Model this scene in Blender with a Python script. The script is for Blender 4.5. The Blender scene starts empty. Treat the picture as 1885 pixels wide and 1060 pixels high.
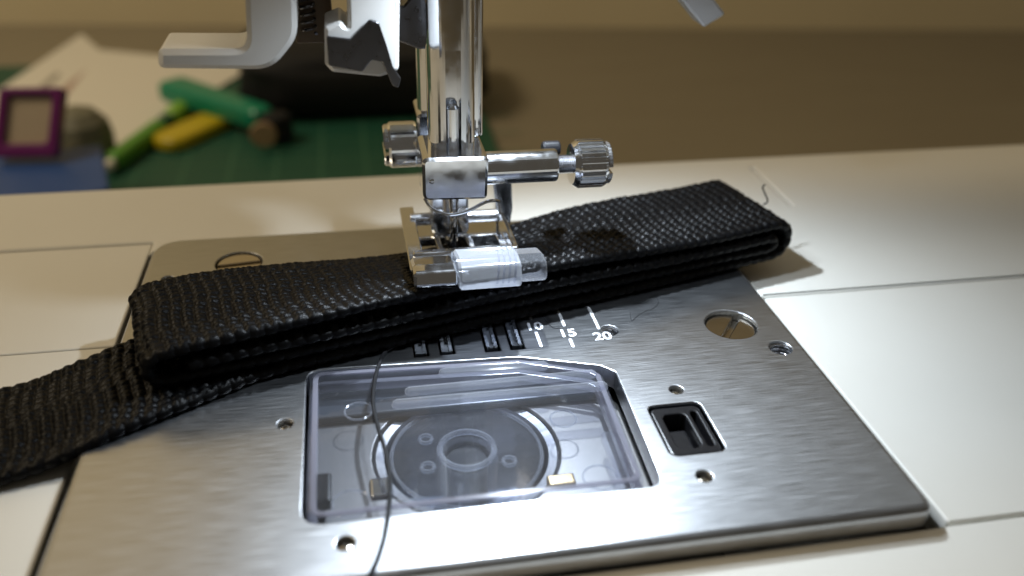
import bpy, bmesh, math, random
import numpy as np
from mathutils import Vector, Matrix, noise
from mathutils.geometry import tessellate_polygon
random.seed(7)
S = 0.001                                  # the script is written in millimetres
sc = bpy.context.scene

# ------------------------------------------------------------------ camera
FPX = 1605.0                               # focal length in photo pixels (photo 1885 wide)
YAW, PIT, ROL = math.radians(11.06), math.radians(30.63), math.radians(1.55)
HC = 75.0                                  # camera height above the needle plate
fw = Vector((math.sin(YAW)*math.cos(PIT), math.cos(YAW)*math.cos(PIT), -math.sin(PIT)))
r0 = Vector((math.cos(YAW), -math.sin(YAW), 0)); u0 = r0.cross(fw)
rt = math.cos(ROL)*r0 + math.sin(ROL)*u0
up = -math.sin(ROL)*r0 + math.cos(ROL)*u0
cam = bpy.data.cameras.new('camera'); camo = bpy.data.objects.new('camera', cam)
sc.collection.objects.link(camo); sc.camera = camo
m = Matrix((rt, up, -fw)).transposed().to_4x4(); m.translation = Vector((0, 0, HC*S)); camo.matrix_world = m
cam.sensor_width = 36; cam.lens = FPX/1885*36; cam.clip_start = 0.005; cam.clip_end = 20
cam.dof.use_dof = True; cam.dof.focus_distance = 0.131; cam.dof.aperture_fstop = 12.0

def ray(px, py): return rt*((px-942.5)/FPX) - up*((py-530)/FPX) + fw
def un(px, py, z=0.0):
    d = ray(px, py); t = (z-HC)/d.z; return Vector((0, 0, HC)) + d*t
def unY(px, py, Y):
    d = ray(px, py); return Vector((0, 0, HC)) + d*(Y/d.y)

# ------------------------------------------------------------------ light
w = bpy.data.worlds.new('World'); sc.world = w; w.use_nodes = True
bg = w.node_tree.nodes['Background']; bg.inputs['Color'].default_value = (1.0, 0.88, 0.70, 1); bg.inputs['Strength'].default_value = 0.07
def lamp(name, kind, loc, target, power, color, **kw):
    l = bpy.data.lights.new(name, kind); l.energy = power; l.color = color
    for k, v in kw.items(): setattr(l, k, v)
    o = bpy.data.objects.new(name, l); sc.collection.objects.link(o)
    o.location = Vector(loc)*S
    o.rotation_euler = (Vector(target)-Vector(loc)).to_track_quat('-Z', 'Y').to_euler(); return o
LEDS = ((20.0, 112.0), (28.0, 131.0))
for (lx, ly), (tx, ty), pw in zip(LEDS, ((-4, -10), (16, -36)), (0.13, 0.40)):
    lamp('led_light', 'SPOT', (lx, ly, 62.0), (lx+tx, ly+ty, 0), pw, (0.78, 0.89, 1.0),
         spot_size=math.radians(140), spot_blend=0.8, shadow_soft_size=0.0016)
lamp('room_light', 'AREA', (-520, 300, 680), (-10, 430, 0), 2.9, (1.0, 0.83, 0.58), shape='DISK', size=0.3)
sc.view_settings.view_transform = 'Standard'; sc.view_settings.look = 'None'
sc.view_settings.exposure = 0; sc.view_settings.gamma = 1
sc.cycles.use_denoising = True
sc.cycles.caustics_reflective = False; sc.cycles.caustics_refractive = False
sc.cycles.max_bounces = 10; sc.cycles.transparent_max_bounces = 24
sc.cycles.sample_clamp_indirect = 4.0

# ------------------------------------------------------------------ materials
MAT = {}
def mat(name, color, rough=0.5, metal=0.0, spec=0.5, **kw):
    m = bpy.data.materials.new(name); m.use_nodes = True
    b = m.node_tree.nodes['Principled BSDF']
    b.inputs['Base Color'].default_value = (*color, 1); b.inputs['Roughness'].default_value = rough
    b.inputs['Metallic'].default_value = metal; b.inputs['Specular IOR Level'].default_value = spec
    for k, v in kw.items(): b.inputs[k].default_value = v
    MAT[name] = m; return m
def nodes(m): return m.node_tree.nodes, m.node_tree.links, m.node_tree.nodes['Principled BSDF']
def add_noise(m, scale, vec=(1, 1, 1), detail=3, bump=0.0, dist=0.0001, col=None, rough=None, rot=(0, 0, 0)):
    """noise in object space: optional bump, colour variation (two colours) and roughness range"""
    n, l, b = nodes(m)
    tc = n.new('ShaderNodeTexCoord'); mp = n.new('ShaderNodeMapping'); nz = n.new('ShaderNodeTexNoise')
    mp.inputs['Scale'].default_value = vec; mp.inputs['Rotation'].default_value = rot
    nz.inputs['Scale'].default_value = scale; nz.inputs['Detail'].default_value = detail
    l.new(tc.outputs['Object'], mp.inputs['Vector']); l.new(mp.outputs['Vector'], nz.inputs['Vector'])
    if bump:
        bp = n.new('ShaderNodeBump'); bp.inputs['Strength'].default_value = bump; bp.inputs['Distance'].default_value = dist
        l.new(nz.outputs['Fac'], bp.inputs['Height'])
        if b.inputs['Normal'].is_linked: l.new(b.inputs['Normal'].links[0].from_socket, bp.inputs['Normal'])
        l.new(bp.outputs['Normal'], b.inputs['Normal'])
    if col:
        mx = n.new('ShaderNodeMix'); mx.data_type = 'RGBA'
        rp = n.new('ShaderNodeMapRange'); rp.inputs['From Min'].default_value = .3; rp.inputs['From Max'].default_value = .7
        l.new(nz.outputs['Fac'], rp.inputs['Value']); l.new(rp.outputs['Result'], mx.inputs['Factor'])
        mx.inputs['A'].default_value = (*col[0], 1); mx.inputs['B'].default_value = (*col[1], 1)
        l.new(mx.outputs['Result'], b.inputs['Base Color'])
    if rough:
        rp = n.new('ShaderNodeMapRange'); rp.inputs['From Min'].default_value = .3; rp.inputs['From Max'].default_value = .7
        rp.inputs['To Min'].default_value = rough[0]; rp.inputs['To Max'].default_value = rough[1]
        l.new(nz.outputs['Fac'], rp.inputs['Value']); l.new(rp.outputs['Result'], b.inputs['Roughness'])
    return m

mat('bed_plastic', (0.80, 0.78, 0.72), 0.32)
add_noise(MAT['bed_plastic'], 900, bump=0.06, dist=0.00005)
add_noise(MAT['bed_plastic'], 30, col=((0.80, 0.78, 0.72), (0.77, 0.745, 0.68)), rough=(0.28, 0.38))
st = mat('brushed_steel', (0.60, 0.61, 0.63), 0.33, 1.0)
add_noise(st, 1, (190, 5600, 800), detail=3, bump=0.10, dist=0.00003, col=((0.42, 0.43, 0.45), (0.54, 0.55, 0.57)), rough=(0.29, 0.40))
n, l, b = nodes(st); tg = n.new('ShaderNodeTangent'); tg.direction_type = 'UV_MAP'; l.new(tg.outputs['Tangent'], b.inputs['Tangent'])
b.inputs['Anisotropic'].default_value = 0.45
mat('engraved', (0.85, 0.86, 0.88), 0.55, 1.0)
mat('chrome', (0.84, 0.86, 0.90), 0.09, 1.0)
add_noise(MAT['chrome'], 500, rough=(0.05, 0.16), detail=5)
mat('satin_steel', (0.62, 0.62, 0.64), 0.26, 1.0)
add_noise(MAT['satin_steel'], 1500, (.3, 2, 2), rough=(0.2, 0.34), bump=0.04, dist=0.00002)
mat('hook_plate_steel', (0.22, 0.215, 0.215), 0.45, 1.0)
add_noise(MAT['hook_plate_steel'], 1, (300, 4000, 800), bump=0.03, dist=0.00002)
mat('feed_steel', (0.16, 0.165, 0.175), 0.3, 1.0)
mat('dark_metal', (0.12, 0.12, 0.13), 0.28, 1.0)
add_noise(MAT['dark_metal'], 900, rough=(0.26, 0.32))
mat('hook_steel', (0.48, 0.48, 0.50), 0.25, 1.0)
mat('brass', (0.62, 0.47, 0.28), 0.25, 1.0)
mat('screw_metal', (0.55, 0.50, 0.42), 0.2, 1.0)
mat('white_plastic', (0.82, 0.81, 0.79), 0.22)
mat('grey_plastic', (0.50, 0.50, 0.52), 0.4)
mat('brown_plastic', (0.10, 0.07, 0.045), 0.3)
mat('black_plastic', (0.012, 0.012, 0.014), 0.28)
add_noise(MAT['black_plastic'], 700, bump=0.1, dist=0.00005)
mat('hook_plastic', (0.04, 0.045, 0.055), 0.3)
mat('case_grey', (0.30, 0.31, 0.34), 0.35)
web = mat('webbing', (0.0035, 0.0035, 0.004), 0.36, spec=0.14)
add_noise(web, 5200, (1, 1, 1), detail=3, bump=0.7, dist=0.00008, rough=(0.25, 0.5))
mat('thread', (0.006, 0.006, 0.008), 0.6, spec=.3)
add_noise(MAT['thread'], 2500, (1, .3, 1), bump=0.6, dist=0.0001)
mat('mat_green', (0.012, 0.085, 0.05), 0.55)
mat('mat_line', (0.045, 0.15, 0.085), 0.6)
mat('paper', (0.84, 0.80, 0.70), 0.8)
mat('print_grey', (0.36, 0.33, 0.28), 0.8)
mat('print_pink', (0.52, 0.37, 0.31), 0.8)
mat('blue', (0.018, 0.07, 0.30), 0.4)
mat('blue_light', (0.03, 0.09, 0.30), 0.45)
mat('purple', (0.17, 0.018, 0.14), 0.3)
mat('label_tan', (0.50, 0.40, 0.28), 0.7)
mat('pin_grey', (0.20, 0.19, 0.13), 0.6)
mat('lime', (0.12, 0.36, 0.04), 0.4)
mat('lime_light', (0.28, 0.55, 0.06), 0.4)
mat('yellow', (0.62, 0.47, 0.012), 0.35)
mat('teal', (0.012, 0.27, 0.15), 0.3)
mat('tan_tip', (0.42, 0.28, 0.16), 0.5)
mat('bag_black', (0.008, 0.008, 0.009), 0.8)
add_noise(MAT['bag_black'], 400, bump=0.4, dist=0.0005)
mat('table_top', (0.24, 0.195, 0.12), 0.55)
add_noise(MAT['table_top'], 12, (1, 4, 1), col=((0.29, 0.25, 0.175), (0.275, 0.235, 0.163)))
mat('wall_paint', (0.62, 0.50, 0.28), 0.8)
add_noise(MAT['wall_paint'], 8, col=((0.88, 0.77, 0.52), (0.83, 0.72, 0.48)))

def clear(name, tint, gloss_rough, diffuse, dcol=(0.8, 0.82, 0.88), edge=0.75):
    """clear moulded plastic: see-through face on, cloudy and reflecting at its edges"""
    m = bpy.data.materials.new(name); m.use_nodes = True; n = m.node_tree.nodes; l = m.node_tree.links
    for x in list(n): n.remove(x)
    out = n.new('ShaderNodeOutputMaterial'); tr = n.new('ShaderNodeBsdfTransparent'); gl = n.new('ShaderNodeBsdfGlossy')
    df = n.new('ShaderNodeBsdfDiffuse'); tl = n.new('ShaderNodeBsdfTranslucent'); lw = n.new('ShaderNodeLayerWeight')
    tr.inputs['Color'].default_value = (*tint, 1); gl.inputs['Roughness'].default_value = gloss_rough
    gl.inputs['Color'].default_value = (1, 1, 1, 1); df.inputs['Color'].default_value = (*dcol, 1); tl.inputs['Color'].default_value = (*dcol, 1)
    lw.inputs['Blend'].default_value = 0.5
    p5 = n.new('ShaderNodeMath'); p5.operation = 'POWER'; p5.inputs[1].default_value = 5.0; l.new(lw.outputs['Facing'], p5.inputs[0])
    fr = n.new('ShaderNodeMapRange'); fr.inputs['To Min'].default_value = 0.04; fr.inputs['To Max'].default_value = 1.0; l.new(p5.outputs[0], fr.inputs['Value'])
    md = n.new('ShaderNodeMixShader'); md.inputs[0].default_value = 0.5; l.new(df.outputs[0], md.inputs[1]); l.new(tl.outputs[0], md.inputs[2])
    pw = n.new('ShaderNodeMath'); pw.operation = 'POWER'; pw.inputs[1].default_value = 3.0; l.new(lw.outputs['Facing'], pw.inputs[0])
    mr = n.new('ShaderNodeMapRange'); mr.inputs['To Min'].default_value = diffuse; mr.inputs['To Max'].default_value = edge
    l.new(pw.outputs[0], mr.inputs['Value'])
    m1 = n.new('ShaderNodeMixShader'); l.new(mr.outputs['Result'], m1.inputs[0]); l.new(tr.outputs[0], m1.inputs[1]); l.new(md.outputs[0], m1.inputs[2])
    m2 = n.new('ShaderNodeMixShader'); l.new(fr.outputs[0], m2.inputs[0]); l.new(m1.outputs[0], m2.inputs[1]); l.new(gl.outputs[0], m2.inputs[2])
    l.new(m2.outputs[0], out.inputs['Surface']); MAT[name] = m; return m
clear('clear_cover', (0.95, 0.96, 0.98), 0.05, 0.02, edge=0.25)
clear('clear_rib', (0.92, 0.93, 0.97), 0.08, 0.06, edge=0.55)
clear('clear_bobbin', (0.95, 0.96, 0.98), 0.04, 0.025, edge=0.6)
clear('clear_hub', (0.90, 0.92, 0.96), 0.07, 0.16, (0.85, 0.88, 0.95), edge=0.75)
clear('clear_rim', (0.80, 0.80, 0.86), 0.15, 0.42, (0.50, 0.50, 0.58), edge=0.8)
clear('clear_grip', (0.92, 0.93, 0.97), 0.07, 0.07, (0.85, 0.88, 0.95), edge=0.95)
clear('clear_foot', (0.90, 0.92, 0.97), 0.10, 0.35, (0.9, 0.92, 0.97), edge=0.7)
led = bpy.data.materials.new('led_face'); led.use_nodes = True
led.node_tree.nodes['Principled BSDF'].inputs['Emission Color'].default_value = (0.86, 0.93, 1, 1)
led.node_tree.nodes['Principled BSDF'].inputs['Emission Strength'].default_value = 30; MAT['led_face'] = led

# ------------------------------------------------------------------ builders (millimetres in, metres out)
def finish(bm, name, material, parent=None, sharp=38, uv=False, stuff=False):
    bmesh.ops.recalc_face_normals(bm, faces=bm.faces)
    for f in bm.faces: f.smooth = not f.tag
    ca = math.radians(sharp)
    for e in bm.edges:
        if len(e.link_faces) == 2 and (e.calc_face_angle(0) > ca or e.link_faces[0].tag != e.link_faces[1].tag): e.smooth = False
    bmesh.ops.scale(bm, vec=(S, S, S), verts=bm.verts)
    if uv:
        ul = bm.loops.layers.uv.new('UVMap')
        for f in bm.faces:
            for lp in f.loops: lp[ul].uv = (lp.vert.co.x*10, lp.vert.co.y*10)
    me = bpy.data.meshes.new(name); bm.to_mesh(me); bm.free()
    return link(me, name, material, parent, stuff)
def link(me, name, material, parent=None, stuff=False):
    o = bpy.data.objects.new(name, me); sc.collection.objects.link(o)
    if material: me.materials.append(MAT[material])
    if parent is not None: setpar(o, parent)
    if stuff: o['kind'] = 'stuff'
    return o
WORLD = {}
def setpar(o, p):
    o.parent = p; o.matrix_parent_inverse = WORLD.get(p.name, Matrix.Identity(4)).inverted()
def thing(name, loc, label, cat, group=None):
    o = bpy.data.objects.new(name, None); sc.collection.objects.link(o); o.empty_display_size = 0.01
    o.location = Vector(loc)*S; WORLD[o.name] = Matrix.Translation(o.location); tag(o, label, cat, group); return o
def tag(o, label, cat, group=None):
    o['label'] = label; o['category'] = cat
    if group: o['group'] = group
    return o

def area2(p): return sum(p[i-1][0]*p[i][1]-p[i][0]*p[i-1][1] for i in range(len(p)))
def ccw(p): return list(p) if area2(p) > 0 else list(p)[::-1]
def cw(p): return ccw(p)[::-1]
def offs(p, d):
    """move a closed polyline to its left by d"""
    out = []; n_ = len(p)
    for i in range(n_):
        a = Vector(p[i-1]); b_ = Vector(p[i]); c = Vector(p[(i+1) % n_])
        e1 = (b_-a).normalized(); e2 = (c-b_).normalized()
        n1 = Vector((-e1.y, e1.x)); n2 = Vector((-e2.y, e2.x)); k = n1+n2
        k = k/max(0.35, k.length_squared/2*1.0) if k.length > 1e-6 else n1
        out.append((b_.x+k.x*d, b_.y+k.y*d))
    return out
def rrect(x0, x1, y0, y1, r, seg=5):
    p = []
    for cx, cy, a0 in ((x1-r, y0+r, -90), (x1-r, y1-r, 0), (x0+r, y1-r, 90), (x0+r, y0+r, 180)):
        for i in range(seg+1):
            a = math.radians(a0+90*i/seg); p.append((cx+r*math.cos(a), cy+r*math.sin(a)))
    return p
def circ(x, y, r, seg=28): return [(x+r*math.cos(2*math.pi*i/seg), y+r*math.sin(2*math.pi*i/seg)) for i in range(seg)]
def rpoly(pts, r, seg=5):
    """round the corners of a polygon; r a number or one per corner"""
    pts = [Vector(p) for p in pts]; out = []
    for i, b_ in enumerate(pts):
        rr = r[i] if isinstance(r, (list, tuple)) else r
        a = pts[i-1]; c = pts[(i+1) % len(pts)]; u = (a-b_); v = (c-b_); lu, lv = u.length, v.length; u /= lu; v /= lv
        ang = math.acos(max(-1, min(1, u.dot(v))))
        if rr <= 0 or ang > 3.12: out.append(tuple(b_)); continue
        d = min(rr/math.tan(ang/2), lu*.48, lv*.48)
        p0 = b_+u*d; p1 = b_+v*d
        for k in range(seg+1):
            t = k/seg; q = p0*(1-t)**2+b_*2*t*(1-t)+p1*t*t; out.append(tuple(q))
    return out
XYZ = lambda a, b_, c: (a, b_, c)
XZ = lambda a, b_, c: (a, c, b_)           # polygon in x,z, extruded along y
YZ = lambda a, b_, c: (c, a, b_)           # polygon in y,z, extruded along x
def prism(bm, outer, holes=(), z0=0., z1=1., bev=0., hbev=None, ax=XYZ, bev0=0., xf=None):
    """solid with holes, chamfered by bev at the z1 side and bev0 at the z0 side"""
    hbev = bev if hbev is None else hbev
    loops = [(ccw(outer), bev, bev0)]+[(cw(h), hbev, min(hbev, bev0)) for h in holes]
    tops, bots = [], []
    for lp, bv, b0 in loops:
        rings = []
        if b0 > 0: rings.append((offs(lp, b0), z0)); rings.append((lp, z0+b0))
        else: rings.append((lp, z0))
        if bv > 0:
            rings += [(offs(lp, bv*(1-math.cos(t_))) if t_ else lp, z1-bv+bv*math.sin(t_)) for t_ in (0, math.pi/6, math.pi/3, math.pi/2)]
        else: rings.append((lp, z1))
        vs = []
        for q, z in rings:
            row = []
            for x, y in q:
                c = ax(x, y, z); c = xf(c) if xf else c; row.append(bm.verts.new(c))
            vs.append(row)
        for A, B in zip(vs, vs[1:]):
            for i in range(len(A)):
                bm.faces.new((A[i-1], A[i], B[i], B[i-1]))
        tops.append((rings[-1][0], vs[-1])); bots.append((rings[0][0], vs[0]))
    for grp in (tops, bots):
        flat = [v for _, r in grp for v in r]
        for t in tessellate_polygon([[Vector((x, y, 0)) for x, y in q] for q, _ in grp]):
            try: bm.faces.new([flat[i] for i in t]).tag = True
            except ValueError: pass
    return bm
def bbox(bm, x0, x1, y0, y1, z0, z1, bev=0.3, seg=3, xf=None):
    r = bmesh.ops.create_cube(bm, size=1); vs = r['verts']
    for v in vs: v.co = Vector(((x0+x1)/2+v.co.x*(x1-x0), (y0+y1)/2+v.co.y*(y1-y0), (z0+z1)/2+v.co.z*(z1-z0)))
    if bev > 0:
        es = list({e for v in vs for e in v.link_edges})
        g = bmesh.ops.bevel(bm, geom=es, offset=bev, segments=seg, affect='EDGES', profile=.5)
        vs = list({v for f in g['faces'] for v in f.verts} | {v for v in vs if v.is_valid})
    if xf:
        for v in vs: v.co = Vector(xf(tuple(v.co)))
    return bm
def frame(axis):
    a = Vector(axis).normalized(); t = Vector((0, 0, 1)) if abs(a.z) < .9 else Vector((1, 0, 0))
    u = a.cross(t).normalized(); return a, u, a.cross(u)
def lathe(bm, prof, org, axis, seg=40, rfun=None, cap=True):
    a, u, v = frame(axis); o = Vector(org); rows = []
    for r, h in prof:
        row = []
        for i in range(seg):
            th = 2*math.pi*i/seg; rr = r*(rfun(th, h) if rfun else 1)
            row.append(bm.verts.new(o+a*h+(u*math.cos(th)+v*math.sin(th))*rr))
        rows.append(row)
    for A, B in zip(rows, rows[1:]):
        for i in range(seg): bm.faces.new((A[i-1], A[i], B[i], B[i-1]))
    if cap:
        for row in (rows[0], rows[-1]): bm.faces.new(row)
    return bm
def cyl(bm, p0, p1, r, bev=.25, seg=40):
    p0 = Vector(p0); p1 = Vector(p1); L = (p1-p0).length
    return lathe(bm, [(r-bev, 0), (r-bev*.3, bev*.3), (r, bev), (r, L-bev), (r-bev*.3, L-bev*.3), (r-bev, L)], p0, p1-p0, seg)
def smooth_path(pts, sub=8):
    P = [Vector(p) for p in pts]; out = []
    for i in range(len(P)-1):
        p0 = P[max(i-1, 0)]; p1 = P[i]; p2 = P[i+1]; p3 = P[min(i+2, len(P)-1)]
        for k in range(sub):
            t = k/sub; out.append(.5*((2*p1)+(p2-p0)*t+(2*p0-5*p1+4*p2-p3)*t*t+(3*p1-p0-3*p2+p3)*t**3))
    out.append(P[-1]); return out
def tube(bm, path, r, seg=10, taper=None):
    rows = []; N = len(path); prev = None
    for i, p in enumerate(path):
        t = (path[min(i+1, N-1)]-path[max(i-1, 0)]).normalized()
        if prev is None: prev = frame(t)[1]
        u = (prev-t*prev.dot(t)).normalized(); prev = u; v = t.cross(u)
        rr = r*(taper(i/(N-1)) if taper else 1)
        rows.append([bm.verts.new(p+(u*math.cos(2*math.pi*k/seg)+v*math.sin(2*math.pi*k/seg))*rr) for k in range(seg)])
    for A, B in zip(rows, rows[1:]):
        for k in range(seg): bm.faces.new((A[k-1], A[k], B[k], B[k-1]))
    bm.faces.new(rows[0]); bm.faces.new(rows[-1]); return bm
def torus(bm, c, R, r, seg=32, s2=8, axis=(0, 0, 1)):
    a, u, v = frame(axis); c = Vector(c); rows = []
    for i in range(seg):
        th = 2*math.pi*i/seg; d = u*math.cos(th)+v*math.sin(th)
        rows.append([bm.verts.new(c+d*(R+r*math.cos(2*math.pi*k/s2))+a*r*math.sin(2*math.pi*k/s2)) for k in range(s2)])
    for i in range(seg):
        for k in range(s2): bm.faces.new((rows[i-1][k-1], rows[i][k-1], rows[i][k], rows[i-1][k]))
    return bm
NB = bmesh.new

# ------------------------------------------------------------------ the setting: table and wall
ZT = -80.0
wa = un(60, 45, ZT); wb = un(1800, 55, ZT); wd = (wb-wa).normalized(); wn = Vector((-wd.y, wd.x, 0))
bm = NB(); A = wa-wd*900; B = wb+wd*900
prism(bm, [(A.x-wn.x*1400, A.y-wn.y*1400), (B.x-wn.x*1400, B.y-wn.y*1400), (B.x, B.y), (A.x, A.y)], z0=ZT-25, z1=ZT, bev=1)
o = finish(bm, 'table', 'table_top'); o['kind'] = 'structure'
bm = NB()
prism(bm, [(A.x+wn.x*.5, A.y+wn.y*.5), (B.x+wn.x*.5, B.y+wn.y*.5), (B.x+wn.x*40, B.y+wn.y*40), (A.x+wn.x*40, A.y+wn.y*40)], z0=ZT-25, z1=900)
o = finish(bm, 'wall', 'wall_paint'); o['kind'] = 'structure'

# ------------------------------------------------------------------ sewing machine
SM = thing('sewing_machine', (40, 110, ZT), 'cream sewing machine with brushed steel needle plate and chrome needle assembly', 'sewing machine')
ZB = -3.0
seam = rrect(89.9, 91.0, 154.7, 176, .5)
panels = [
    (rpoly([(-150, 155.45), (-38.9, 155.45), (-38.9, 150.9), (67.9, 150.9), (67.9, 120.35), (300, 120.35), (300, 181.6), (-150, 181.6)], [.3, .3, .3, .3, .3, .3, 4, 4]), [seam], 0.),
    (rrect(-150, -38.9, 120.75, 155.05, .4), [], -.12),
    (rpoly([(-150, 5), (300, 5), (300, 65.8), (-38.4, 65.8), (-38.4, 66.4), (-38.9, 66.6), (-38.9, 120.35), (-150, 120.35)], .25, 3), [], 0.),
    (rrect(68.3, 300, 66.25, 119.85, .5), [], 0.05),
]
for k, (po, ho, dz) in enumerate(panels):
    bm = NB(); prism(bm, po, ho, z0=ZB-4, z1=ZB+dz, bev=.35 if k else .6, hbev=.3)
    finish(bm, 'bed_panel', 'bed_plastic', SM)
bm = NB(); bbox(bm, -149, 299, 6, 181, ZT, -17.2, 3); finish(bm, 'bed_body', 'bed_plastic', SM)
bm = NB()   # rear skirt of the bed, closing the gap under the panels
bbox(bm, -149.5, 299.5, 178.6, 181.4, -16.9, ZB-4.1, .4); bbox(bm, -149.5, 299.5, 5.3, 8, -16.9, ZB-4.1, .4)
finish(bm, 'bed_skirt', 'bed_plastic', SM)

# needle plate
cover_out = rpoly([(-9.2, 75.0), (34.3, 75.0), (35.0, 98.6), (33.2, 100.4), (21.8, 104.3), (-9.2, 105.5)], [2.6, 2.2, 1.2, 1.2, 2.5, 2.4])
btn = rrect(37.0, 44.6, 79.8, 90.2, 1.1)
slots = [rrect(6.3, 8.6, 106.6, 121, .15, 2), rrect(10.2, 12.5, 106.6, 121, .15, 2), rrect(17.0, 19.4, 106.4, 121, .15, 2), rrect(20.9, 23.1, 106.4, 121, .15, 2)]
small = [(42.4, 93.2, .95), (39.9, 75.7, 1.0), (-11.8, 93.8, 1.0), (-4.3, 71.6, 1.05), (-32.8, 135.5, 1.0)]
screws = [(56.9, 108.3, 4.15), (-21.5, 139.6, 4.0)]
tapped = [(61.9, 100.9, 1.75), (37.1, 109.4, 1.35)]
NPo = rpoly([(-37.1, 66.0), (65.9, 66.0), (65.9, 150.2), (-37.1, 150.2)], [3, 2.2, 3, 5.5], 7)
bm = NB()
prism(bm, NPo, [cover_out, btn]+slots+[circ(*s) for s in small+screws+tapped]+[circ(14.8, 126, 1.6)], z0=ZB, z1=0, bev=1.0, hbev=.22)
NP = finish(bm, 'needle_plate', 'brushed_steel', SM, sharp=30, uv=True)
for i, (x, y, r) in enumerate(screws):
    bm = NB(); d = (math.cos(math.radians(52)), math.sin(math.radians(52))) if i == 0 else (math.cos(.12), math.sin(.12))
    R = r-.22; hw = .55; hd = 1.0; zt = -.75 if i == 0 else -.35
    # two half discs with a slot between them on a base disc
    n2 = (-d[1], d[0])
    for s in (1, -1):
        pts = []
        a0 = math.asin(hw/R)
        for k in range(19):
            a = a0+(math.pi-2*a0)*k/18; pts.append((x+R*(math.cos(a)*d[0]+s*math.sin(a)*n2[0]), y+R*(math.cos(a)*d[1]+s*math.sin(a)*n2[1])))
        prism(bm, pts, z0=zt-hd, z1=zt, bev=.18)
    lathe(bm, [(R, zt-2.4), (R, zt-hd+.02)], (x, y, 0), (0, 0, 1), 36)
    finish(bm, 'plate_screw', 'screw_metal', NP)
for (x, y, r) in tapped:
    bm = NB()
    path = [Vector((x+(r-.12)*math.cos(a*.3), y+(r-.12)*math.sin(a*.3), -.35-a*.3/6.283*.75)) for a in range(75)]
    tube(bm, path, .22, 6); lathe(bm, [(r+.1, -2.99), (r+.1, -2.6)], (x, y, 0), (0, 0, 1), 20)
    finish(bm, 'tapped_hole', 'satin_steel', NP)
for (x, y, r) in small:
    bm = NB(); lathe(bm, [(r-.06, -2.8), (r-.06, -1.0), (r*.7, -.72), (r*.3, -.62)], (x, y, 0), (0, 0, 1), 20)
    finish(bm, 'rivet', 'screw_metal', NP)
# seam guide lines and numbers engraved in the plate
def text_mesh(s, size, x, y, name, parent):
    cu = bpy.data.curves.new(name, 'FONT'); cu.body = s; cu.size = size*S; cu.align_x = 'CENTER'; cu.extrude = .012*S; cu.offset = .07*S
    to = bpy.data.objects.new(name, cu); sc.collection.objects.link(to); dg = bpy.context.evaluated_depsgraph_get(); dg.update()
    me = bpy.data.meshes.new_from_object(to.evaluated_get(dg)); bpy.data.objects.remove(to)
    co = np.empty(len(me.vertices)*3); me.vertices.foreach_get('co', co); co = co.reshape(-1, 3)
    co += np.array([x*S, y*S, .014*S]); me.vertices.foreach_set('co', co.ravel()); me.name = name
    return link(me, name, 'engraved', parent)
for gx, num in ((25.6, '10'), (30.4, '15'), (35.6, '20')):
    ny = {'10': 111.2, '15': 108.6, '20': 107.0}[num]
    text_mesh(num, 2.9, gx, ny, 'guide_number', NP)
    for (ya, yb) in ((ny+2.9, 116.6), (ny-3.0 if num == '15' else 106.4, ny-.6)):
        if num == '20' and ya < 108: continue
        bm = NB(); prism(bm, rrect(gx-.24, gx+.24, ya, yb, .2, 3), z0=.002, z1=.026); finish(bm, 'guide_line', 'engraved', NP)
# feed dogs with teeth
for x0, x1 in ((6.65, 8.25), (10.55, 12.15), (17.4, 19.0), (21.25, 22.8)):
    bm = NB(); xc = (x0+x1)/2; y = 107.3; prof = [(y, -4), (y, -1.2)]
    while y < 120: prof += [(y+.15, -.15), (y+.95, -.75)]; y += .95
    prof += [(y, -4)]
    prism(bm, prof, z0=x0, z1=x1, ax=YZ)
    # a v-shaped groove down the middle: side teeth stand proud
    for sx in (x0, x1-.45):
        y = 107.2
        while y < 120: prism(bm, [(y, -.8), (y+.2, .35), (y+.9, -.35), (y+.9, -.8)], z0=sx-.02, z1=sx+.47, ax=YZ); y += .95
    finish(bm, 'feed_dog', 'feed_steel', SM)
# bobbin compartment
BX, BY = 12.1, 91.0
bm = NB()
prism(bm, rrect(-11, 37, 73.5, 108.5, 1.5), [circ(BX, BY, 12.9, 48)], z0=-6.4, z1=-5.4, bev=.2); finish(bm, 'hook_cover', 'hook_plate_steel', SM)
bm = NB()
lathe(bm, [(12.8, -16.5), (12.8, -6.1), (12.4, -5.7), (11.3, -5.9), (11.0, -6.6), (10.9, -15.6), (4, -15.8), (1.5, -15.4)], (BX, BY, 0), (0, 0, 1), 64)
HK = finish(bm, 'bobbin_case', 'hook_steel', SM)
bm = NB(); bbox(bm, BX+9.6, BX+13.3, BY-9, BY-6.9, -6.2, -4.9, .3); finish(bm, 'tension_spring', 'brass', HK)
bm = NB(); bbox(bm, BX-13.4, BX-10.5, BY-7.5, BY-4.0, -6.3, -4.8, .35); finish(bm, 'case_stop', 'chrome', HK)
bm = NB(); bbox(bm, -9, 35, 99.2, 108.4, -5.35, -3.9, .4); finish(bm, 'hook_shield', 'hook_plastic', SM)
bm = NB(); bbox(bm, -11, 45.8, 72.5, 124, -17.1, -16.6, .1); finish(bm, 'hook_floor', 'black_plastic', SM)
bm = NB(); cyl(bm, (BX, BY, -15.3), (BX, BY, -6.9), 2.98, .3, 32); finish(bm, 'shade_plug', 'black_plastic', HK)  # black plug added inside the hub hole to stand in for its dark shade
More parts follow.
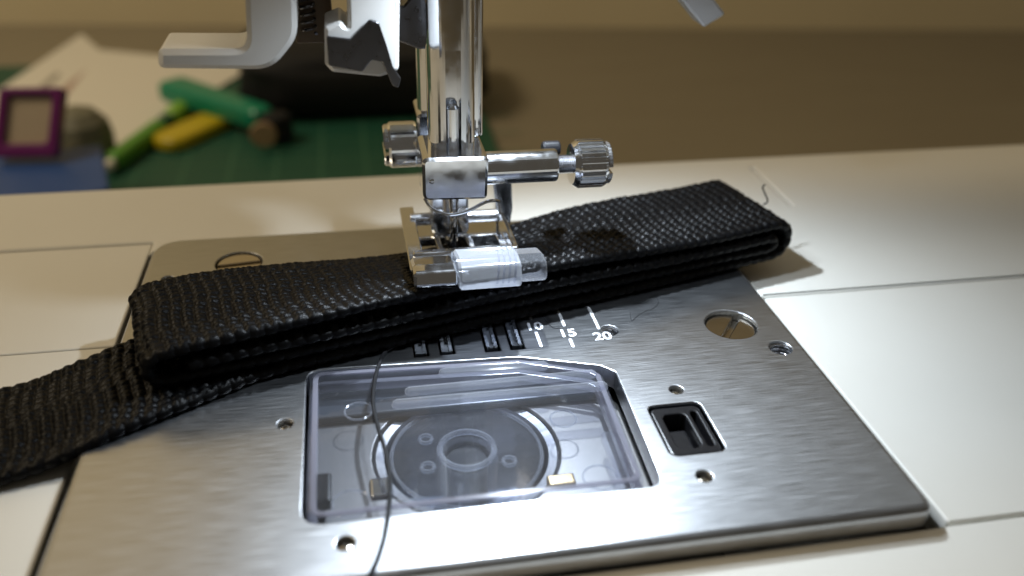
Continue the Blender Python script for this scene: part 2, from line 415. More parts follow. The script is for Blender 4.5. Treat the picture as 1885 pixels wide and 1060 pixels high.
# bobbin cover
cov = rpoly([(-8.8, 75.4), (32.4, 75.4), (33.0, 98.2), (31.8, 99.6), (21.6, 103.8), (-8.8, 105.0)], [2.4, 2.0, 1.2, 1.2, 2.5, 2.2])
bm = NB(); prism(bm, cov, z0=-1.7, z1=.05, bev=.55, bev0=.2); CV = finish(bm, 'bobbin_cover', 'clear_cover', SM, sharp=50)
bm = NB(); prism(bm, cov, [offs(ccw(cov), 1.1)], z0=-3.0, z1=-1.75, bev=.1); finish(bm, 'cover_rim', 'clear_rim', CV)
bm = NB(); prism(bm, offs(ccw(cov), .5), [offs(ccw(cov), 1.25)], z0=.06, z1=.28, bev=.1); finish(bm, 'cover_border', 'clear_rim', CV)
for (x0, y0, x1, y1, r) in ((3.2, 95.4, 32.0, 95.2, .85), (5.1, 98.0, 31.2, 98.2, .8), (10.4, 101.6, 24.6, 101.2, .95)):
    bm = NB(); L = math.hypot(x1-x0, y1-y0); dx, dy = (x1-x0)/L, (y1-y0)/L
    cap = []
    for k in range(9): a = math.pi/2+math.pi*k/8; cap.append((x0+r*(math.cos(a)*dx-math.sin(a)*dy), y0+r*(math.cos(a)*dy+math.sin(a)*dx)))
    for k in range(9): a = -math.pi/2+math.pi*k/8; cap.append((x1+r*(math.cos(a)*dx-math.sin(a)*dy), y1+r*(math.cos(a)*dy+math.sin(a)*dx)))
    prism(bm, cap, z0=.055, z1=.75, bev=.5); finish(bm, 'finger_grip', 'clear_grip', CV)
for (x, y, r) in ((-2.2, 97.4, 1.9), (-3.6, 79.6, 2.3), (27.6, 79.4, 2.2), (25.6, 91.5, 1.8)):
    bm = NB(); torus(bm, (x, y, -1.85), r, .13); finish(bm, 'mould_ring', 'clear_hub', CV)
bm = NB(); bbox(bm, 30.0, 32.2, 80.2, 88.0, -3.4, -1.75, .4); finish(bm, 'latch', 'clear_rib', CV)
bm = NB(); bbox(bm, -8.4, -5.9, 80.5, 85.6, -3.6, -1.75, .4); finish(bm, 'latch', 'black_plastic', CV)
# bobbin (its own thing, lying in the case)
BO = thing('bobbin', (BX, BY, -15), 'clear plastic bobbin lying in the case under the clear cover', 'bobbin')
def disc(z0, z1, name):
    bm = NB(); prism(bm, circ(BX, BY, 10.3, 72), [circ(BX, BY, 3.15, 36)], z0=z0, z1=z1, bev=.25, bev0=.2); return finish(bm, name, 'clear_bobbin', BO)
TF = disc(-6.6, -5.4, 'flange'); disc(-15.2, -14.0, 'flange')
bm = NB(); prism(bm, circ(BX, BY, 4.3, 40), [circ(BX, BY, 3.2, 40)], z0=-13.95, z1=-6.65, bev=.1); finish(bm, 'hub', 'clear_bobbin', BO)
bm = NB(); torus(bm, (BX, BY, -5.2), 3.75, .42, 40); finish(bm, 'hub_rim', 'clear_hub', BO)
bm = NB(); torus(bm, (BX, BY, -6.0), 10.35, .28, 72); finish(bm, 'flange_glint', 'clear_hub', BO)  # cloudy ring added to brighten the flange edge like a reflection
for a in (150, 205, 330):
    bm = NB(); a = math.radians(a); x, y = BX+6.2*math.cos(a), BY+6.2*math.sin(a); torus(bm, (x, y, -5.3), .85, .25, 20); finish(bm, 'thread_hole', 'clear_hub', TF)
# cover release button
bm = NB(); prism(bm, rrect(37.25, 44.35, 80.05, 89.95, 1.0), [rrect(38.6, 41.9, 81.4, 88.4, .9), rrect(42.7, 43.6, 81.4, 88.6, .4, 3)], z0=-3.2, z1=-.35, bev=.3, hbev=.25)
RB = finish(bm, 'release_button', 'black_plastic', SM)
bm = NB(); prism(bm, rrect(37.5, 44.1, 80.3, 89.7, .9), z0=-3.9, z1=-3.25); finish(bm, 'button_floor', 'black_plastic', RB)
bm = NB(); bbox(bm, 38.75, 41.6, 81.55, 86.6, -3.2, -1.7, .4); finish(bm, 'button_tongue', 'black_plastic', RB)

# ---- needle bar, presser bar
NX, NY = 14.8, 126.2
bm = NB()
# needle bar: round bar with a groove cut in its front for the needle shank
R = 3.65; g = 1.15; prof = []
a0 = math.asin(g/R)
for k in range(49):
    a = -math.pi/2+a0+(2*math.pi-2*a0)*k/48; prof.append((NX+R*math.cos(a), NY+2.2+R*math.sin(a)))
slot = prof+[(NX-g, NY+1.4), (NX+g, NY+1.4)]
prism(bm, slot, z0=24.9, z1=40.2)
lathe(bm, [(R, 40.2), (R, 90)], (NX, NY+2.2, 0), (0, 0, 1), 56)
NBAR = finish(bm, 'needle_bar', 'chrome', SM, sharp=40)
bm = NB()
lathe(bm, [(1.02, 18), (1.02, 31.2), (.7, 31.7), (.2, 31.8)], (NX, NY, 0), (0, 0, 1), 20)
lathe(bm, [(.55, -6), (.68, -3), (.62, 13), (.75, 15), (1.02, 17.9)], (NX, NY, 0), (0, 0, 1), 20)
finish(bm, 'needle', 'chrome', SM)
bm = NB(); lathe(bm, [(3.4, 14), (3.6, 14.3), (3.6, 90)], (NX-.6, 140.5, 0), (0, 0, 1), 48); finish(bm, 'presser_bar', 'chrome', SM)
bm = NB(); cyl(bm, (NX+4.1, 131.2, 25), (NX+4.1, 131.2, 90), 1.25, .2, 24); finish(bm, 'threader_rod', 'chrome', SM)
bm = NB()   # presser bar guide bracket
prism(bm, rpoly([(4.6, 41.0), (10.4, 38.6), (13, 38.6), (13, 47), (10, 46.8), (8.4, 45), (4.6, 45.4)], .4, 3), z0=131.8, z1=136.5, bev=.3, bev0=.3, ax=XZ); finish(bm, 'guide_bracket', 'dark_metal', SM)

# ---- needle clamp
bm = NB()
prism(bm, rpoly([(9.6, 18.2), (19.5, 17.9), (19.7, 24.9), (9.6, 25.1)], [1.2, .7, .7, 1.0]), z0=121.6, z1=131.9, bev=.45, bev0=.45, ax=XZ)
NC = finish(bm, 'needle_clamp', 'chrome', SM)
bm = NB(); lathe(bm, [(.35, 0), (.42, .15), (.2, .3)], (11.0, 121.75, 21.4), (0, -1, 0), 16); finish(bm, 'clamp_pin', 'chrome', NC)
CZ, CY = 21.7, 125.0
bm = NB(); cyl(bm, (19.2, CY, CZ), (31.0, CY, CZ), 2.6, .3, 48); finish(bm, 'clamp_arm', 'chrome', NC)
bm = NB()
prof = [(1.2, 30.9)]
x = 30.9
while x < 34.4: prof += [(1.5, x+.12), (1.22, x+.3)]; x += .3
lathe(bm, prof, (0, CY, CZ), (1, 0, 0), 28); CS = finish(bm, 'clamp_screw', 'satin_steel', NC)
bm = NB()
kn = lambda th, h: 1+.045*(1 if (th*24/math.tau) % 1 < .55 else -1)
lathe(bm, [(1.6, 33.4), (3.2, 33.4), (3.55, 33.9), (3.7, 34.2)], (0, CY, CZ), (1, 0, 0), 104)
lathe(bm, [(3.55, 34.2), (3.7, 34.4), (3.7, 38.2), (3.45, 38.7)], (0, CY, CZ), (1, 0, 0), 208, kn)
finish(bm, 'clamp_knob', 'chrome', CS, sharp=25)
bm = NB()
for s in (1, -1):
    pts = []; Rk = 3.35; hw = .5; ao = math.asin(hw/Rk)
    for k in range(17):
        a = ao+(math.pi-2*ao)*k/16; pts.append((CY+Rk*math.cos(a), CZ+s*Rk*math.sin(a)))
    prism(bm, pts, z0=38.72, z1=39.5, bev=.2, ax=YZ)
finish(bm, 'knob_end', 'satin_steel', CS)
bm = NB(); tube(bm, smooth_path([(9.9, 122.6, 18.2), (10.9, 121.4, 17.0), (13.2, 120.6, 16.2), (16, 120.8, 16.4), (19, 121.8, 17.3), (20.6, 122.4, 17.3), (21.6, 123.4, 16.6)]), .27, 10); finish(bm, 'thread_guide', 'chrome', NC)
bm = NB(); cyl(bm, (29.6, 129.5, 22.7), (32.6, 129.5, 22.7), 1.2, .4, 20); cyl(bm, (31.0, 126.8, 22.0), (31.0, 129.4, 22.7), .7, .2, 14); finish(bm, 'threader_stop', 'black_plastic', SM)

# ---- presser foot holder and screw
bm = NB()
prism(bm, rpoly([(10.4, 13.2), (18.6, 13.2), (18.8, 17), (18.4, 26.5), (10.2, 26.5)], .8), z0=137.0, z1=145.5, bev=.4, bev0=.4, ax=XZ)
FH = finish(bm, 'foot_holder', 'chrome', SM)
bm = NB()
lathe(bm, [(1.9, 0), (1.9, 1.8), (3.7, 1.9), (3.85, 2.3), (3.85, 6.2), (3.5, 6.6)], (12.0, 139.5, 20.6), (-1, 0, 0), 56)
for s in (1, -1):
    pts = []; Rk = 3.45; hw = .55; ao = math.asin(hw/Rk)
    for k in range(17):
        a = ao+(math.pi-2*ao)*k/16; pts.append((139.5+Rk*math.cos(a), 20.6+s*Rk*math.sin(a)))
    prism(bm, pts, z0=4.6, z1=5.45, bev0=.25, ax=YZ)
finish(bm, 'foot_screw', 'chrome', FH)
bm = NB(); tube(bm, smooth_path([(17.5, 139, 17.5), (21, 138.2, 17.6), (24.5, 137.4, 17.3), (26.5, 137, 17.2)]), .9, 12)
bbox(bm, 20.8, 28.2, 136, 138.6, 16.4, 17.6, .35); finish(bm, 'holder_arm', 'chrome', FH)

# ---- presser foot (toe tilted up by the thick strap)
TA = math.radians(9)
def ft(c):
    x, y, z = c; dy = y-126; return (x, 126+dy*math.cos(TA)+z*math.sin(TA), 6.6-dy*math.sin(TA)+z*math.cos(TA))

bm = NB()
sole = rpoly([(7.0, 111.0), (13.4, 111.0), (13.4, 118.0), (24.3, 118.0), (24.6, 137.5), (7.0, 138.5)], [1.0, .6, .4, .8, 1.5, 1.5])
prism(bm, sole, [rrect(9.3, 11.9, 121.6, 130, .4), rrect(12.9, 17.0, 119.6, 130.5, .8), rrect(18.2, 22.2, 121.6, 130, .4)], z0=0, z1=1.5, bev=.35, hbev=.3, xf=ft)
PF = finish(bm, 'presser_foot', 'chrome', SM)
bm = NB()   # left toe, a rounded bar turned up at its front
prism(bm, rpoly([(109.4, .9), (110.6, -.1), (117.6, -.1), (117.8, 2.7), (112, 3.4), (109.8, 2.9)], [.8, .8, .3, 1.0, 1.0, .9]), z0=7.0, z1=13.35, bev=.4, bev0=.4, ax=YZ, xf=ft)
finish(bm, 'toe', 'chrome', PF)
bm = NB()   # cross rail behind the toes
prism(bm, rpoly([(118.3, 1.55), (121.2, 1.55), (121.0, 2.6), (118.7, 2.9)], .4), z0=7.6, z1=24.2, bev=.3, bev0=.3, ax=YZ, xf=ft)
finish(bm, 'cross_rail', 'chrome', PF)
bm = NB()   # side wall on the left
prism(bm, rpoly([(113, 1.55), (138.4, 1.55), (138.7, 4.7), (130, 3.5), (118.5, 2.3)], .6), z0=6.8, z1=9.15, bev=.2, bev0=.2, ax=YZ, xf=ft)
finish(bm, 'side_wall', 'chrome', PF)
bm = NB()
prism(bm, rpoly([(118.5, 1.55), (137.4, 1.55), (137.4, 4.2), (128, 3.9), (120, 2.8)], .6), z0=23.4, z1=24.3, bev=.2, bev0=.2, ax=YZ, xf=ft)
finish(bm, 'side_wall', 'chrome', PF)
bm = NB()   # ankle block with rounded lower corners, behind the needle
prism(bm, rpoly([(11.6, 1.3), (18.0, 1.3), (18.0, 9.2), (11.6, 9.2)], [1.5, 1.2, .5, .5]), z0=131.2, z1=136.6, bev=.5, bev0=.4, ax=XZ, xf=ft)
AK = finish(bm, 'ankle', 'chrome', PF)
bm = NB(); cyl(bm, ft((8.2, 133.8, 3.6)), ft((23.4, 133.8, 3.6)), 1.1, .2, 24); finish(bm, 'pivot_pin', 'satin_steel', AK)
bm = NB()   # curved shank on the right that carries the foot
prism(bm, rpoly([(22.2, 17.2), (25.6, 17.0), (26.0, 10.0), (25.6, 6.5), (27.0, 1.5), (24.6, 1.2), (23.2, 6.0), (23.0, 11.0)], [.6, .6, 1.5, 1.5, .5, .5, 1.5, 1.5]), z0=134.2, z1=137.8, bev=.5, bev0=.4, ax=XZ)
finish(bm, 'shank', 'chrome', PF)
bm = NB()   # clear plastic toe on the right
prism(bm, rpoly([(108.6, 1.4), (109.4, -.2), (117.4, -.2), (117.7, 3.6), (112.5, 4.2), (109.4, 3.6)], [.9, .8, .3, 1.0, 1.0, 1.0]), z0=13.6, z1=22.9, bev=.35, bev0=.35, ax=YZ, xf=ft)
CT = finish(bm, 'clear_toe', 'clear_foot', PF)
bm = NB()
for k in range(4):
    x = 19.6+k*.85; tube(bm, smooth_path([ft((x-.5, 108.7, .9)), ft((x-.2, 108.9, 3.4)), ft((x+.3, 112.4, 4.25)), ft((x+.4, 116.5, 3.85))], 5), .16, 8)
finish(bm, 'toe_ridge', 'clear_rib', CT)
bm = NB()
prism(bm, rpoly([(109.8, 1.0), (110.4, .1), (117.0, .1), (117.2, 3.2), (113, 3.7), (110.2, 3.2)], .7), z0=22.95, z1=27.0, bev=.6, ax=YZ, xf=ft)
finish(bm, 'toe_end', 'clear_rib', CT)

# ---- needle threader: white lever, brown carrier, white body with a dark hook plate
bm = NB()
lev = [unY(290, 92, 121), unY(290, 128, 121), unY(500, 130, 121), unY(548, 70, 121), unY(552, -60, 121), unY(462, -60, 121), unY(455, 92, 121)]
lev = [(p.x, 63.9 if p.z > 51 else p.z) for p in lev]
prism(bm, rpoly(lev, [.8, .9, 5.0, 5.0, .5, .5, 2.0], 7), z0=121, z1=131, bev=1.2, bev0=.7, ax=XZ)
finish(bm, 'threader_lever', 'white_plastic', SM)
bm = NB(); p = unY(545, 82, 131); q = unY(604, -60, 131)
bbox(bm, p.x, q.x, 131.2, 137, p.z, 63.9, .4); BC = finish(bm, 'threader_carrier', 'brown_plastic', SM)
bm = NB()
z = p.z+1.2
path = [Vector(((p.x*.62+q.x*.38)+.95*math.cos(a*.4), 131.0+.6*math.sin(a*.4), p.z+1.5+a*.4/6.283*1.05)) for a in range(230)]
tube(bm, path, .22, 6); finish(bm, 'spring', 'dark_metal', BC)
bm = NB()
body = [(p.x, min(p.z, 63.9)) for p in (unY(632, -190, 121), unY(641, 52, 121), unY(626, 38, 121), unY(597, 50, 121), unY(598, 118, 121), unY(612, 132, 121), unY(700, 141, 121), unY(734, 130, 121), unY(737, -190, 121))]
prism(bm, rpoly(body, [.3, .8, .5, .6, .8, .8, 1.0, 1.0, .3]), z0=120.6, z1=129.5, bev=.5, bev0=.5, ax=XZ)
TB = finish(bm, 'threader_body', 'white_plastic', SM)
bm = NB()
hk = [(unY(x, y, 120).x, unY(x, y, 120).z) for x, y in ((601, 66), (646, 71), (680, 35), (697, 40), (712, 84), (723, 122), (738, 144), (733, 162), (722, 156), (704, 113), (684, 109), (667, 131), (605, 120))]
prism(bm, rpoly(hk, [.3, .3, .6, .6, .5, .4, .35, .45, .35, .5, .6, .4, .4]), z0=119.7, z1=120.3, bev=.15, bev0=.12, ax=XZ); finish(bm, 'hook_plate', 'dark_metal', TB)
# buttonhole lever tip, top right
bm = NB()
bl = [(unY(x, y, 150).x, unY(x, y, 150).z) for x, y in ((1284, 42), (1323, 18), (1084, -284), (1043, -253))]
prism(bm, rpoly(bl, [.5, .5, .3, .3]), z0=146.5, z1=152.5, bev=.4, bev0=.4, ax=XZ); finish(bm, 'buttonhole_lever', 'grey_plastic', SM)
# head above the frame with the lamp in its underside
bm = NB(); prism(bm, rpoly([(-34, 63.5), (300, 63.5), (300, 172), (-34, 172)], [5, 4, 10, 16]), z0=104, z1=172, bev=4, bev0=4, ax=XZ)
HD = finish(bm, 'machine_head', 'white_plastic', SM)
for lx, ly in LEDS:
    bm = NB(); prism(bm, circ(lx, ly, 2.6, 24), z0=62.8, z1=63.45); finish(bm, 'lamp_lens', 'led_face', HD)
bm = NB(); prism(bm, rrect(200, 299, 90, 176, 12), z0=ZB+.1, z1=64, bev=0); finish(bm, 'machine_pillar', 'white_plastic', SM)

# ------------------------------------------------------------------ folded webbing strap
DA = math.radians(14.4); dS = np.array([math.cos(DA), math.sin(DA)]); dN = np.array([-math.sin(DA), math.cos(DA)])
WID, TH, NC0 = 20.2, 1.55, 114.7
def arc(cs, cz, r, a0, a1, k=14): return [(cs+r*math.cos(math.radians(a0+(a1-a0)*i/k)), cz+r*math.sin(math.radians(a0+(a1-a0)*i/k))) for i in range(k+1)]
pathc = [(-75, -2.1), (-60, -2.1), (-42, -2.05), (-28, -1.9), (-18, -1.3), (-11, .4), (-5, .95), (5, .9), (40, .85), (80, .9), (96, .95), (101.6, 1.0)]
pathc += arc(101.6, 4.15, 3.15, -75, 90)
pathc += [(92, 7.25), (75, 7.15), (60, 7.25), (45.7, 7.3), (30, 7.5), (15, 7.4), (4, 7.3), (-.5, 7.05)]
pathc += arc(-1.2, 4.85, 2.15, 100, 268)
pathc += [(5, 2.7), (25, 2.62), (45, 2.6), (70, 2.65), (88, 2.65), (99.6, 2.85)]
pathc += arc(100.3, 4.0, 1.12, -80, 90, 10)
pathc += [(88, 4.95), (70, 4.85), (45, 4.75), (20, 4.85), (9, 4.9), (1.6, 4.75)]
P = np.array(pathc, float)
# smooth and resample the centre line at an even step
def catmull(P, sub=10):
    out = []
    for i in range(len(P)-1):
        p0, p1, p2, p3 = P[max(i-1, 0)], P[i], P[i+1], P[min(i+2, len(P)-1)]
        L = np.linalg.norm(p2-p1)
        m1 = (p2-p0)*L/max(np.linalg.norm(p2-p1)+np.linalg.norm(p1-p0), 1e-6); m2 = (p3-p1)*L/max(np.linalg.norm(p3-p2)+L, 1e-6)
        t = np.linspace(0, 1, sub, endpoint=False)[:, None]
        out.append((2*t**3-3*t**2+1)*p1+(t**3-2*t**2+t)*m1+(-2*t**3+3*t**2)*p2+(t**3-t**2)*m2)
    out.append(P[-1:]); return np.vstack(out)
Q = catmull(P); seg = np.linalg.norm(np.diff(Q, axis=0), axis=1); cum = np.r_[0, np.cumsum(seg)]
STEP = .155; T = np.arange(0, cum[-1], STEP); NT = len(T)
cs = np.interp(T, cum, Q[:, 0]); cz = np.interp(T, cum, Q[:, 1])
k = 9; ker = np.ones(k)/k
pad = lambda a: np.r_[np.full(k//2, a[0]), a, np.full(k//2, a[-1])]
cs = np.convolve(pad(cs), ker, 'valid'); cz = np.convolve(pad(cz), ker, 'valid')
ts = np.gradient(cs); tz = np.gradient(cz); ln = np.hypot(ts, tz); ts /= ln; tz /= ln
ns, nz_ = -tz, ts                                        # normal in the (s, z) plane
# closed cross-section: top row, edge arc, bottom row, edge arc
hw = WID/2; NWT = 104; rE = TH/2
wt = np.linspace(-hw+rE, hw-rE, NWT)
ea = np.linspace(90, -90, 9)[1:-1]
cw_ = np.r_[wt, hw-rE+rE*np.cos(np.radians(ea)), wt[::-1], -(hw-rE)-rE*np.cos(np.radians(ea[::-1]))]
ch_ = np.r_[np.full(NWT, TH/2), rE*np.sin(np.radians(ea)), np.full(NWT, -TH/2), rE*np.sin(np.radians(ea[::-1]))]
en_w = np.r_[np.zeros(NWT), np.cos(np.radians(ea)), np.zeros(NWT), -np.cos(np.radians(ea[::-1]))]
en_h = np.r_[np.ones(NWT), np.sin(np.radians(ea)), -np.ones(NWT), np.sin(np.radians(ea[::-1]))]
NCs = len(cw_)
rng = np.random.default_rng(3)
pt, qw = 1.74, 1.22                                      # rib pitch along, yarn pitch across
wob = np.interp(T, np.arange(0, cum[-1]+4, 4), rng.normal(0, .10, int(cum[-1]/4)+2))
TT, WW = np.meshgrid(T+wob, cw_, indexing='ij')
WW = WW+.05*np.sin(TT*.9)
idx = np.floor(WW/qw).astype(int); fr = WW/qw-idx
band = np.floor_divide(idx+42, 6); ph = .04*((idx+40) % 6)*np.where(band % 2 == 0, 1, -1)+.5*(band % 2)
sd = np.where(np.arange(NCs) >= NWT+len(ea), .5, 0.)[None, :]
cell = np.abs(np.sin(math.pi*(TT/pt+ph+sd)))
yarn = np.sqrt(np.clip(1-(2*fr-1)**2, 0, 1))
rib = np.abs(np.sin(math.pi*(TT/pt+sd)))
jit = np.sin(idx*12.9898+np.floor(TT/pt+ph+sd)*78.233)*43758.5453; jit = jit-np.floor(jit)
tw = .05*np.sin(2*math.pi*(TT/.42+WW/.5))                # twisted filaments
H = .58*(cell**.6)*(.25+.75*yarn)*(.75+.4*jit)+.12*rib+tw*cell*yarn-.36
edge = np.abs(en_w)[None, :]; H = H*(1-edge)+edge*(.30*np.abs(np.sin(math.pi*TT/2.0))**.6-.12)
HW = cw_[None, :]+H*en_w[None, :]; HH = ch_[None, :]+H*en_h[None, :]
Sx = cs[:, None]+HH*ns[:, None]; Zx = cz[:, None]+HH*nz_[:, None]
u = HW/hw                                                # -1 front edge, +1 back edge
g = np.exp(-((Sx-44)/24.)**2)
scl = 1+g*(.16*np.clip(-u, 0, 1)**1.2-.37*(.5+.5*u)**1.0)
layer = np.clip(Zx, 0, 20)/8
lift = .35*np.sin(Sx*.11+1.)*layer+.5*layer*np.exp(-((Sx-75)/16)**2)*(.5+.5*u)
gap = .45*np.exp(-((Sx-27)/14)**2)*np.clip(-u, 0, 1)*(Zx > 5.8)
Zf = np.where(Zx > 0, Zx*scl+lift*(Zx > 2), Zx)+gap
first = (T < 90)[:, None]
NN = NC0+HW+np.where(first, -np.interp(Sx, [-80, -45, -11, .8, 10, 16], [6.6, 6.6, 6.3, 3.3, .6, 0]), 0)
# each layer lies a little askew of the one below
sk = np.interp(T, [0, 150, 185, 280, 300, 390, 400, cum[-1]], [0, 0, .2, -.3, .25, .3, -.3, -.5])
NN = NN+sk[:, None]
co = np.stack([Sx*dS[0]+NN*dN[0], Sx*dS[1]+NN*dN[1], Zf], -1).reshape(-1, 3)*S
i0 = (np.arange(NT-1)[:, None]*NCs+np.arange(NCs)[None, :]); i1 = (np.arange(NT-1)[:, None]*NCs+(np.arange(NCs)+1)[None, :] % NCs)
quads = np.stack([i0, i1, i1+NCs, i0+NCs], -1).reshape(-1, 4)
me = bpy.data.meshes.new('webbing_strap'); me.vertices.add(len(co)); me.vertices.foreach_set('co', co.ravel())
nq = len(quads); me.loops.add(nq*4+2*NCs); me.polygons.add(nq+2)
me.loops.foreach_set('vertex_index', np.r_[quads.ravel(), np.arange(NCs)[::-1], (NT-1)*NCs+np.arange(NCs)].astype(np.int32))
me.polygons.foreach_set('loop_start', np.r_[np.arange(nq)*4, nq*4, nq*4+NCs].astype(np.int32))
me.polygons.foreach_set('use_smooth', np.ones(nq+2, bool)); me.update(calc_edges=True); me.validate()
WS = link(me, 'webbing_strap', 'webbing')
tag(WS, 'black woven webbing strap folded in layers under the presser foot', 'strap')
bm = NB(); p = un(1413, 370, 7.6)
tube(bm, smooth_path([p+Vector((-1, -.6, -.4)), p, un(1408, 356, 9.0), un(1404, 345, 10.4), un(1408, 340, 10.8)], 6), .16, 6); finish(bm, 'loose_end', 'thread', WS)

# ------------------------------------------------------------------ black sewing thread over the plate
bm = NB()
pts = [(12.5, 118, .35), (6, 112.5, .3), (1.9, 108.5, .28)]
pts = [(x, y, .27) for x, y in ((12, 116), (7, 112), (2.6, 108.6))]+[tuple(un(a, b_, z_)) for a, b_, z_ in ((699, 668, .27), (690, 700, .36), (687, 745, .5), (697, 790, .5), (709, 830, .5), (717, 880, .4), (716, 930, .38), (708, 985, .27), (694, 1030, .27), (680, 1062, .25))]
pts += [(-3.0, 63.8, -1.6), (-4.5, 61, -2.7), (-7, 56, -2.72)]
tube(bm, smooth_path(pts, 10), .29, 10)
o = finish(bm, 'sewing_thread', 'thread'); tag(o, 'thin black sewing thread running from the strap across the clear bobbin cover', 'thread')
for pts, lab in (([(1160, 575), (1163, 590), (1175, 580), (1190, 572), (1205, 566), (1212, 555), (1205, 545), (1195, 550)], 'fine curled dark fibre on the steel plate right of the guide numbers'),
                 ([(998, 581), (1006, 592), (1018, 603), (1030, 604)], 'short fine fibre beside the middle guide line on the plate')):
    bm = NB(); tube(bm, smooth_path([un(a, b_, .05) for a, b_ in pts], 6), .028, 5); o = finish(bm, 'lint_fibre', 'thread'); tag(o, lab, 'fibre', 'lint on the needle plate')

# ------------------------------------------------------------------ things on the table behind the machine
ZM = ZT+.3; ZC = ZM+2.4
bm = NB(); c = [un(-160, 148, ZM), un(930, 118, ZM), un(955, 300, ZM)]
poly = [(p.x, p.y) for p in (un(-700, 140, ZC), un(850, 100, ZC))]+[(62, 200), (-330, 200)]
prism(bm, rpoly(poly, 6), z0=ZM, z1=ZC, bev=.6)
CM = finish(bm, 'cutting_mat', 'mat_green'); tag(CM, 'green cutting mat with pale grid lines on the table behind the machine', 'cutting mat')
for k in range(16):
    x = -230+k*19.5; bm = NB(); bbox(bm, x-.55, x+.55, 215, 505, ZC+.02, ZC+.10, 0); finish(bm, 'grid_line', 'mat_line', CM)
for k in range(12):
    y = 225+k*25.; bm = NB(); bbox(bm, -300, 80, y-.55, y+.55, ZC+.11, ZC+.19, 0); finish(bm, 'grid_line', 'mat_line', CM)
def sheet(name, pix, z0, th, label):
    bm = NB(); prism(bm, [(un(x, y, z0).x, un(x, y, z0).y) for x, y in pix], z0=z0, z1=z0+th); o = finish(bm, name, 'paper'); return tag(o, label, 'paper', 'papers on the cutting mat')
ZP = ZC+.4
P1 = sheet('paper_sheet', ((-150, 265), (150, 63), (260, 160), (60, 420)), ZP, .25, 'slanting sheet of paper with faint grey and pink stripes, its tip by the wall')
P2 = sheet('paper_sheet', ((100, 210), (185, 92), (470, 120), (330, 205), (170, 330)), ZP+.5, .25, 'plain cream sheet of paper behind the green pens')
for pix, mt in ((((0, 222), (105, 132), (112, 138), (0, 236)), 'print_grey'), (((0, 250), (165, 122), (182, 132), (10, 272)), 'print_pink')):
    bm = NB(); prism(bm, [(un(x, y, ZP+.3).x, un(x, y, ZP+.3).y) for x, y in pix], z0=ZP+.26, z1=ZP+.3); finish(bm, 'printed_stripe', mt, P1)
def obb(name, m, a, b_, w, h, z0, bev, parent=None, taper=1.0, rc=None):
    """rounded bar from a to b_ on the plane z0: width w, height h"""
    bm = NB(); a = Vector((a[0], a[1], 0)); b_ = Vector((b_[0], b_[1], 0)); d = (b_-a).normalized(); n_ = Vector((-d.y, d.x, 0)); L = (b_-a).length
    prism(bm, rpoly([(0, -w/2), (L, -w/2*taper), (L, w/2*taper), (0, w/2)], rc or bev*1.6), z0=z0, z1=z0+h, bev=bev, bev0=bev*.5, xf=lambda c: tuple(a+d*c[0]+n_*c[1]+Vector((0, 0, c[2]))))
    return finish(bm, name, m, parent)
# blue box with lid
BB = thing('blue_box', (-150, 372, ZC), 'blue plastic box just behind the machine bed at the left edge', 'box')
bx = [un(-70, 297, ZC+20), un(183, 268, ZC+20)]
fr_ = [un(-80, 420, ZC+20), un(196, 345, ZC+20)]
q = [(fr_[0].x, fr_[0].y), (fr_[1].x, fr_[1].y), (bx[1].x, bx[1].y), (bx[0].x, bx[0].y)]
bm = NB(); prism(bm, rpoly(q, 1.5), z0=ZC, z1=ZC+15, bev=.5); finish(bm, 'box_base', 'blue', BB)
bm = NB(); prism(bm, rpoly(offs(ccw(q), -.8), 1.5), z0=ZC+15.1, z1=ZC+20, bev=1); finish(bm, 'lid', 'blue_light', BB)
# purple framed tape case leaning on the box
c0 = un(58, 292, ZC+20.2)
def lean(c):
    a = math.radians(62); x, y, z = c; yy = y*math.cos(a)-z*math.sin(a); zz = y*math.sin(a)+z*math.cos(a); t = math.radians(-4)
    return (c0.x+x*math.cos(t)-yy*math.sin(t), c0.y+x*math.sin(t)+yy*math.cos(t), ZC+20.2+zz)
bm = NB(); prism(bm, rrect(-11.5, 11.5, 0, 26, 2), [rrect(-8.2, 7.8, 5.0, 23.0, 1.5)], z0=2.0, z1=7, bev=.8, xf=lambda c: lean((c[0]+(c[1])*.16, c[1], c[2])))
PC = finish(bm, 'purple_case', 'purple'); tag(PC, 'purple case with a cream window leaning above the blue box', 'case')
bm = NB(); prism(bm, rrect(-8.1, 7.7, 5.1, 22.9, 1.5), z0=2.1, z1=5, xf=lambda c: lean((c[0]+(c[1])*.16, c[1], c[2]))); finish(bm, 'window', 'label_tan', PC)
# round grey pincushion
bm = NB(); c = un(146, 262, ZC+10)
lathe(bm, [(6, 0), (11, 1), (13, 5), (13.2, 12), (12, 18), (8, 22.5), (3, 24.4)], (c.x, c.y+4, ZC+.05), (0, 0, 1), 40, lambda th, h: 1+.02*math.sin(8*th))
o = finish(bm, 'pincushion', 'pin_grey'); tag(o, 'round grey pincushion between the purple case and the paper', 'pincushion')
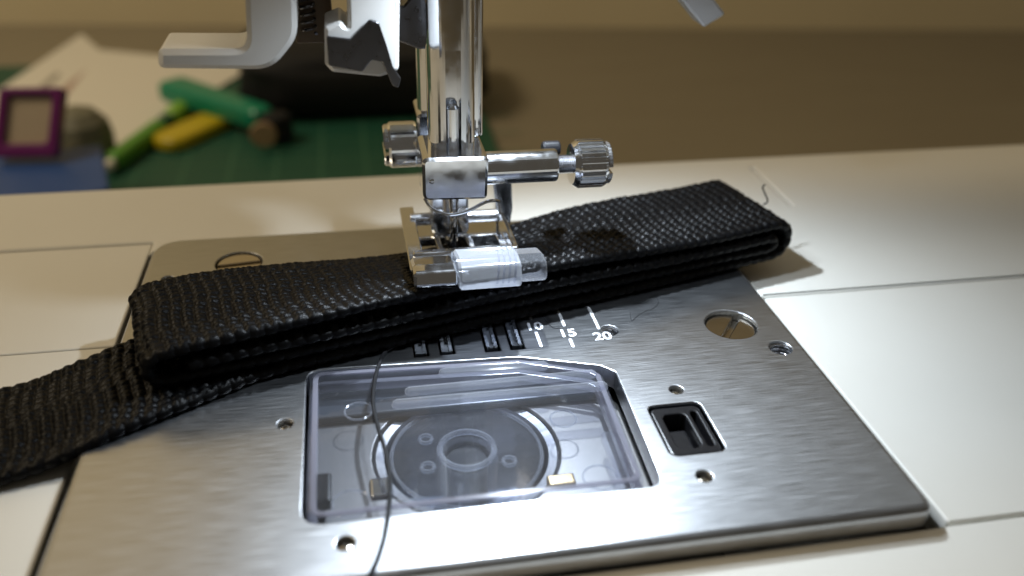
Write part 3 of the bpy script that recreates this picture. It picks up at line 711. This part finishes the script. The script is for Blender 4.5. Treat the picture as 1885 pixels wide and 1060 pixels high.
# lime pen
a = un(208, 300, ZC+4); b_ = un(345, 197, ZC+4)
LP = thing('lime_pen', (a.x, a.y, ZC), 'light green pen lying slanted beside the yellow chalk holder', 'pen')
mid = a.lerp(b_, .62); mid2 = a.lerp(b_, .74)
zb = ZP+.8
obb('barrel', 'lime', (a.x, a.y), (mid.x, mid.y), 7.5, 7, zb, 2.4, LP); obb('grip', 'mat_green', (mid.x, mid.y), (mid2.x, mid2.y), 7.0, 6.6, zb+.2, 2.2, LP); obb('cap', 'lime_light', (mid2.x, mid2.y), (b_.x, b_.y), 8.2, 7.6, zb, 2.6, LP)
a2 = un(196, 312, ZC+4); obb('tip', 'paper', (a2.x, a2.y), (a.x, a.y), 4, 4, zb+1.4, 1.2, LP)
# yellow chalk holder
a = un(296, 268, ZC+3); b_ = un(420, 212, ZC+3)
YC = obb('chalk_holder', 'yellow', (a.x, a.y), (b_.x, b_.y), 17, 6, ZC+.25, 2.2, rc=[8, 8, 8, 8]); tag(YC, 'flat rounded yellow chalk holder on the green cutting mat', 'chalk holder')
# teal tool
a = un(312, 160, ZC+10); b_ = un(492, 226, ZC+8)
TL = thing('rotary_cutter', (a.x, a.y, ZC), 'teal green handled tool with dark tan end lying across the papers', 'cutting tool')
obb('handle', 'teal', (a.x, a.y), (b_.x, b_.y), 17, 10, ZC+5, 3.4, TL, .75)
c2 = b_+(b_-a).normalized()*12; obb('collar', 'bag_black', (b_.x+.5, b_.y), (c2.x, c2.y), 14, 13, ZC+1, 3, TL)
bm = NB(); cyl(bm, (c2.x-9, c2.y-9.5, ZC+8.5), (c2.x-9, c2.y-7.2, ZC+8.5), 6, .8, 24); finish(bm, 'end_cap', 'tan_tip', TL)
# black pouch
bm = NB(); p = un(452, 228, ZC); q = un(900, 222, ZC)
r_ = bmesh.ops.create_grid(bm, x_segments=1, y_segments=1, size=1); bmesh.ops.delete(bm, geom=bm.verts[:], context='VERTS')
bmesh.ops.create_uvsphere(bm, u_segments=64, v_segments=32, radius=1)
cx, cy = (p.x+q.x)/2, p.y+38; ax_, ay_, az_ = (q.x-p.x)/2+3, 42, 17
for v in bm.verts:
    e = .38; sg = lambda t, k_: math.copysign(abs(t)**k_, t)
    x, y, z = sg(v.co.x, e), sg(v.co.y, e), sg(v.co.z, .5)
    nn = noise.noise(Vector((v.co.x*2.2, v.co.y*2.2, v.co.z*2.2)))*.08
    v.co = Vector((cx+x*ax_*(1+nn), cy+y*ay_*(1+nn), ZC+.6+az_+z*az_*(1+nn*.4)))
o = finish(bm, 'fabric_pouch', 'bag_black', sharp=180); tag(o, 'soft black fabric pouch on the mat behind the needle', 'pouch')
